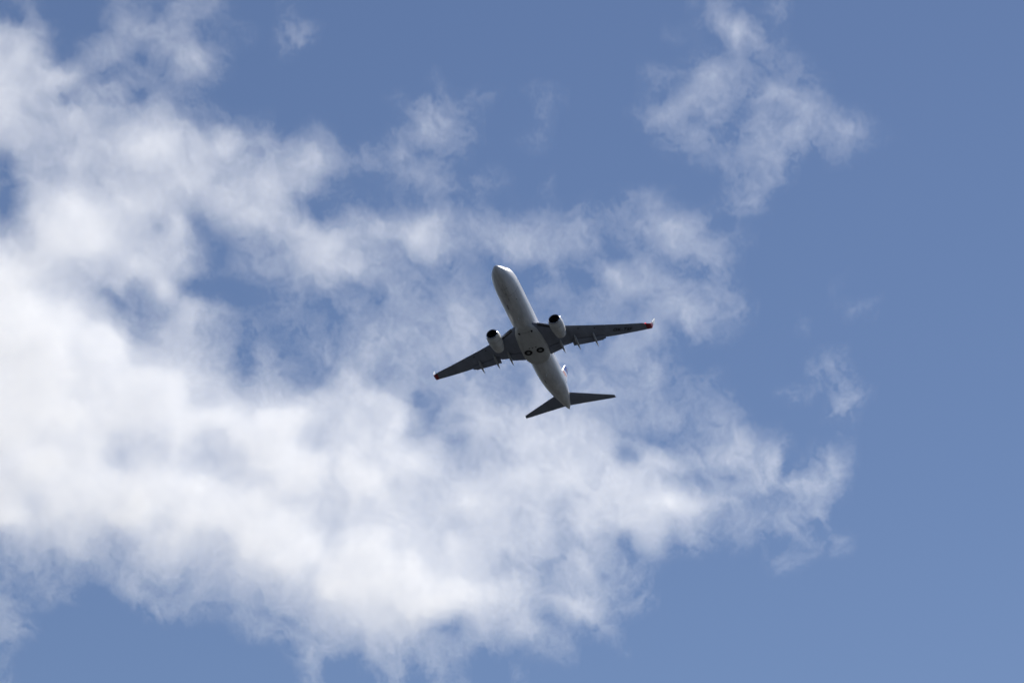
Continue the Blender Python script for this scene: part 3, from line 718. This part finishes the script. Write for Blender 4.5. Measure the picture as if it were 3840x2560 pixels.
# finer shreds (+) and gaps (-): change in whiteness, half width, then the points of a stroke
STROKES = [
    # upper right cloud
    (2.0, 22, 2708, 69, 2757, 110, 2818, 122, 2842, 171), (1.6, 32, 2442, 461, 2532, 416, 2614, 367, 2655, 294, 2647, 233),
    (1.7, 28, 2880, 335, 2962, 359, 3043, 416, 3117, 461, 3190, 486), (1.0, 40, 2905, 482, 3002, 530), (0.8, 14, 3230, 505, 3252, 530),
    (-0.5, 34, 2769, 327, 2781, 470), (-0.5, 30, 2614, 450, 2650, 470), (-0.5, 30, 2915, 392, 2940, 430), (-1.0, 34, 2560, 300, 2500, 360),
    # upper middle cloud
    (1.0, 24, 1552, 388, 1613, 408, 1674, 392), (1.5, 30, 1597, 482, 1640, 490), (1.2, 28, 1572, 510, 1531, 543, 1490, 571),
    (1.0, 25, 1503, 612, 1597, 612), (1.6, 16, 1507, 656, 1597, 677, 1654, 693, 1715, 718), (-1.5, 30, 1597, 571, 1654, 580),
    (1.3, 26, 1099, 82, 1135, 122, 1131, 163), (1.2, 14, 1368, 551, 1376, 588),
    # wisps at the right
    (1.2, 16, 3015, 1362, 3051, 1411, 3076, 1455), (1.0, 14, 3092, 1378, 3133, 1366), (1.2, 13, 2953, 1513, 3015, 1504, 3035, 1480),
    (1.5, 13, 3117, 1553, 3141, 1529, 3182, 1509, 3206, 1476), (2.5, 15, 3113, 1688, 3121, 1737, 3137, 1778),
    (1.5, 28, 2982, 1810, 3043, 1815, 3084, 1823), (1.0, 12, 3149, 1831, 3155, 1860), (1.5, 14, 3067, 1892, 3076, 1920), (2.0, 16, 3076, 1920, 3108, 1961, 3141, 2010),
    (-1.0, 12, 3080, 1770, 3084, 1784), (-2.0, 22, 2953, 1715, 2960, 1745), (0.8, 12, 2888, 2095, 2941, 2091), (1.0, 30, 2904, 1721, 2900, 1760),
    # cloud beyond the right hand wing
    (1.2, 14, 2312, 775, 2353, 815, 2402, 844), (1.0, 16, 2369, 734, 2430, 762), (1.5, 34, 2524, 856, 2593, 901, 2622, 922),
    (1.5, 26, 2279, 999, 2328, 1040, 2369, 1081), (1.2, 32, 2451, 1170, 2532, 1170, 2557, 1195), (-2.0, 24, 2300, 950, 2353, 966),
    (-1.5, 26, 2206, 1060, 2148, 1028), (-1.2, 18, 2646, 1007, 2630, 1032), (-1.3, 40, 2349, 1150, 2370, 1160), (1.5, 40, 1920, 885, 1960, 900), (1.0, 26, 2060, 942, 2085, 945),
    # top left
    (1.5, 18, 135, 45, 171, 82), (1.2, 20, 449, 102, 490, 171), (1.3, 22, 522, 118, 596, 106, 645, 25), (1.2, 16, 625, 163, 637, 212, 669, 245),
    (2.2, 30, 725, 215, 745, 240), (-1.0, 26, 550, 151, 580, 150), (-1.0, 24, 531, 210, 535, 235), (-1.0, 22, 437, 250, 440, 275), (-1.5, 20, 525, 355, 540, 360),
    (-1.0, 18, 395, 280, 405, 300), (1.0, 26, 440, 327, 460, 330), (1.0, 14, 818, 285, 822, 305), (0.7, 10, 842, 175, 850, 195), (-1.2, 20, 240, 360, 250, 372),
    (-1.6, 30, 12, 592, 14, 640), (-1.6, 30, 20, 722, 12, 775),
    # holes in the left bank
    (-1.5, 36, 722, 815, 808, 901, 816, 967), (-1.5, 36, 694, 1081, 776, 1122, 878, 1150), (-2.5, 24, 392, 1097, 449, 1142), (-1.2, 12, 580, 850, 595, 856), (-1.5, 26, 505, 1250, 560, 1262),
    (-2.0, 16, 1203, 775, 1218, 812), (1.0, 60, 1189, 942, 1200, 960), (1.0, 60, 1560, 869, 1590, 875), (1.0, 20, 1075, 1179, 1090, 1182),
    # gaps below the left hand wing
    (-1.5, 30, 1572, 1484, 1597, 1541, 1633, 1607), (-1.2, 26, 1720, 1660, 1745, 1660), (-1.0, 24, 1130, 1410, 1140, 1425),
    # lower right of the bank
    (-1.5, 30, 2330, 1700, 2345, 1720), (-1.5, 24, 2442, 1639, 2557, 1696), (-1.3, 24, 2710, 1760, 2725, 1785), (1.0, 40, 2420, 1766, 2440, 1766), (1.0, 40, 2565, 1884, 2580, 1890),
    (1.2, 24, 2789, 1627, 2818, 1688), (1.0, 24, 2830, 1820, 2845, 1825), (-1.5, 12, 2258, 2150, 2266, 2156), (-1.5, 20, 2344, 2034, 2369, 2083), (-1.0, 18, 2365, 2212, 2375, 2222),
    (-2.0, 24, 2065, 2315, 2090, 2325), (1.3, 16, 2165, 2083, 2206, 2144, 2230, 2206), (1.3, 18, 2042, 2238, 2165, 2271), (1.3, 11, 2402, 2238, 2377, 2279), (1.3, 16, 2250, 2330, 2280, 2350),
    (1.0, 16, 2085, 2402, 2115, 2402), (1.0, 50, 2580, 1944, 2605, 1950),
    # ragged lower fringe
    (1.2, 16, 1164, 2410, 1193, 2512), (1.0, 18, 1372, 2430, 1409, 2491), (1.0, 18, 1482, 2491, 1523, 2524), (1.5, 14, 1650, 2451, 1650, 2532), (1.2, 14, 1817, 2389, 1735, 2459),
    (2.0, 9, 1042, 2406, 1070, 2389), (1.5, 16, 968, 2312, 1001, 2344), (-1.5, 24, 1075, 2318, 1090, 2325), (-1.5, 26, 1675, 2365, 1700, 2375),
]
def strokes(X, Y):
    out = np.zeros_like(X)
    for st in STROKES:
        d, w = (st[0]*.55, st[1]*1.4) if st[0] > 0 else (st[0], st[1]*1.1); P = np.array(st[2:], float).reshape(-1, 2); best = np.full(X.shape, 9e9)
        m = (X > P[:, 0].min() - 4*w) & (X < P[:, 0].max() + 4*w) & (Y > P[:, 1].min() - 4*w) & (Y < P[:, 1].max() + 4*w)
        x, y = X[m], Y[m]; b = np.full(x.shape, 9e9)
        for p, q in zip(P[:-1], P[1:]):
            e = q - p; t = np.clip(((x - p[0])*e[0] + (y - p[1])*e[1])/(e@e), 0, 1)
            b = np.minimum(b, np.hypot(x - p[0] - t*e[0], y - p[1] - t*e[1]))
        out[m] += d*np.exp(-(b/w)**2)
    return out

PADC = 5                                         # cells added round the traced field
STEP = 4.0                                       # photo pixels per field sample
GW, GH_ = int((48 + 2*PADC)*CELL/STEP), int((32 + 2*PADC)*CELL/STEP)
def cloud_field():
    C = np.array(COVER, float)
    C[0:9, 29:42] *= .76; C[4:9, 18:24] *= .84; C[16:20, 36:41] *= .80; C[20:25, 36:41] *= .90; C[8:16, 24:36] *= .90; C[8:15, 36:46] *= .7
    px = (np.arange(GW) + .5)*STEP - PADC*CELL; py = (np.arange(GH_) + .5)*STEP - PADC*CELL
    X, Y = np.meshgrid(px, py)
    # wind-torn warping
    wx = 50*fbm(X/260, Y/260, 3, 7, .62); wy = 50*fbm(X/260, Y/260, 31, 7, .62)
    c = sample(C, (X + wx)/CELL - .5, (Y + wy)/CELL - .5)
    c = np.maximum(c, 0) + strokes(X + .8*wx, Y + .8*wy)
    c = np.maximum(c, 0)
    # ragged detail: billows, torn filaments along the drift, fine curls
    n1 = fbm((X + 2.5*wx)/180, (Y + 2.5*wy)/180, 77, 7, .66)
    U_, V_ = (X*.80 + Y*.60 + 3*wx), (-X*.60 + Y*.80 + 3*wy)
    n2 = 1 - np.abs(fbm(U_/210, V_/95, 131, 6, .64))*2.6
    n3 = fbm((X + 3*wx)/60, (Y + 3*wy)/60, 171, 5, .74)
    amp = np.clip((c - .1)/1.4, 0, 1)*np.clip((9.6 - c)/5.0, .13, 1)
    c = c + amp*(1.25*n1 + 1.0*(n2 - .56) + 1.5*n3)
    near = sum(sample(C, (X + 120*math.cos(a))/CELL - .5, (Y + 120*math.sin(a))/CELL - .5) for a in np.linspace(0, 2*math.pi, 8, endpoint=False))/8
    c = np.maximum(c, 0) + .30*np.clip(near, 0, 3)*np.clip(.25 + n1 + .5*(n2 - .5), 0, 1)*np.clip(1.6 - c, 0, 1)      # faint veil round the clouds
    thin = np.clip((3.2 - c)/2.2, 0, 1)                    # thin parts break up into shreds
    c = c - thin*np.clip(c, 0, 1)*(.45 - .9*(n1 + .8*n3))
    return np.clip(c, 0, 10.5), X, Y

# look-up from the traced whiteness (0 clear sky to 10 white) to optical depth along the sight line
TAU_B = [0, .5, 1, 2, 3, 4, 5, 6, 7, 8, 9, 10, 10.5]
TAU_T = [0, .014, .048, .096, .152, .228, .335, .465, .64, .88, 1.50, 2.15, 2.3]
BASE_H = 940.0
def build_clouds():
    c, X, Y = cloud_field()
    tau = np.interp(c, TAU_B, TAU_T)
    dep = 7 + 22*np.clip(c/10, 0, 1)**1.2        # half thickness of the layer in metres
    off = 8*fbm(X/420, Y/420, 211, 3)
    me = bpy.data.meshes.new('clouds'); me.vertices.add(GW*GH_)
    for nm, arr in (('tau', tau), ('dep', dep), ('off', off)):
        at = me.attributes.new(nm, 'FLOAT', 'POINT'); at.data.foreach_set('value', arr.astype(np.float32).ravel())
    ob = bpy.data.objects.new('clouds', me); link(ob)
    ob.location = (0, 0, 0)
    tag(ob, 'ragged white cloud bank with torn wisps drifting across the blue sky behind the airliner', 'clouds', kind='stuff')

    g = bpy.data.node_groups.new('cloud_volume', 'GeometryNodeTree')
    g.interface.new_socket('Geometry', in_out='INPUT', socket_type='NodeSocketGeometry')
    g.interface.new_socket('Geometry', in_out='OUTPUT', socket_type='NodeSocketGeometry')
    N, Lk = g.nodes, g.links
    gi, go = N.new('NodeGroupInput'), N.new('NodeGroupOutput')
    def sock(s, v):
        if isinstance(v, (int, float)): s.default_value = v
        else: Lk.new(v, s)
    def m(op, a, b=0.0, c=0.0):
        n = N.new('ShaderNodeMath'); n.operation = op
        sock(n.inputs[0], a); sock(n.inputs[1], b); sock(n.inputs[2], c); return n.outputs[0]
    pos = N.new('GeometryNodeInputPosition').outputs[0]
    sub = N.new('ShaderNodeVectorMath'); sub.operation = 'SUBTRACT'; Lk.new(pos, sub.inputs[0]); sub.inputs[1].default_value = CAM
    def dot(v):
        n = N.new('ShaderNodeVectorMath'); n.operation = 'DOT_PRODUCT'; Lk.new(sub.outputs[0], n.inputs[0]); n.inputs[1].default_value = v; return n.outputs['Value']
    w = dot(FWD)
    gx = m('DIVIDE', m('ADD', m('MULTIPLY', m('DIVIDE', dot(RIGHT), w), FOC), 1920 + PADC*CELL), STEP)
    gy = m('DIVIDE', m('ADD', m('MULTIPLY', m('DIVIDE', dot(UP), w), -FOC), 1280 + PADC*CELL), STEP)
    ix = m('MINIMUM', m('MAXIMUM', m('FLOOR', gx), 0), GW - 1); iy = m('MINIMUM', m('MAXIMUM', m('FLOOR', gy), 0), GH_ - 1)
    idx = m('ADD', m('MULTIPLY', iy, GW), ix)
    def fld(nm):
        na = N.new('GeometryNodeInputNamedAttribute'); na.data_type = 'FLOAT'; na.inputs[0].default_value = nm
        si = N.new('GeometryNodeSampleIndex'); si.data_type = 'FLOAT'; si.domain = 'POINT'; si.clamp = True
        Lk.new(gi.outputs[0], si.inputs[0]); Lk.new(na.outputs[0], si.inputs['Value']); Lk.new(idx, si.inputs['Index']); return si.outputs[0]
    tau_, dep_, off_ = fld('tau'), fld('dep'), fld('off')
    sep = N.new('ShaderNodeSeparateXYZ'); Lk.new(pos, sep.inputs[0])
    nz = N.new('ShaderNodeTexNoise'); nz.noise_dimensions = '3D'
    nz.inputs['Scale'].default_value = 1/15.0; nz.inputs['Detail'].default_value = 4.0; nz.inputs['Roughness'].default_value = .62; nz.inputs['Distortion'].default_value = .8
    Lk.new(pos, nz.inputs['Vector'])
    n0 = m('SUBTRACT', nz.outputs[0], .5)
    h = m('DIVIDE', m('ADD', m('SUBTRACT', sep.outputs[2], m('ADD', off_, BASE_H)), m('MULTIPLY', n0, 10.0)), dep_)
    prof = m('MAXIMUM', m('SUBTRACT', 1.0, m('MULTIPLY', h, h)), 0)           # integrates to 4/3 half thicknesses
    mod = m('MAXIMUM', m('ADD', 1.0, m('MULTIPLY', n0, 1.8)), 0.0)
    path = m('DIVIDE', m('MULTIPLY', dep_, 4/3/math.sin(EL)), 1.0)
    dens = m('MULTIPLY', m('MULTIPLY', m('DIVIDE', tau_, path), prof), mod)
    vc = N.new('GeometryNodeVolumeCube')
    xm, hz = 455.0, 41.0
    y0, y1 = (BASE_H - hz)/math.tan(EL + math.radians(5.4)), (BASE_H + hz)/math.tan(EL - math.radians(5.4))
    vc.inputs['Min'].default_value = (-xm, y0, BASE_H - hz); vc.inputs['Max'].default_value = (xm, y1, BASE_H + hz)
    vc.inputs['Resolution X'].default_value = 1240; vc.inputs['Resolution Y'].default_value = 900; vc.inputs['Resolution Z'].default_value = 92
    Lk.new(dens, vc.inputs['Density'])
    sm = N.new('GeometryNodeSetMaterial')
    mat = bpy.data.materials.new('cloud_vapour'); mat.use_nodes = True
    mn = mat.node_tree.nodes
    for n in list(mn):
        if n.type == 'BSDF_PRINCIPLED': mn.remove(n)
    pv = mn.new('ShaderNodeVolumePrincipled')
    pv.inputs['Color'].default_value = (1, 1, 1, 1); pv.inputs['Density'].default_value = 1.0; pv.inputs['Anisotropy'].default_value = 0.5
    mat.node_tree.links.new(pv.outputs[0], mn['Material Output'].inputs['Volume'])
    sm.inputs['Material'].default_value = mat
    me.materials.append(mat)
    Lk.new(vc.outputs[0], sm.inputs[0]); Lk.new(sm.outputs[0], go.inputs[0])
    md = ob.modifiers.new('cloud_volume', 'NODES'); md.node_group = g
    return ob
build_clouds()
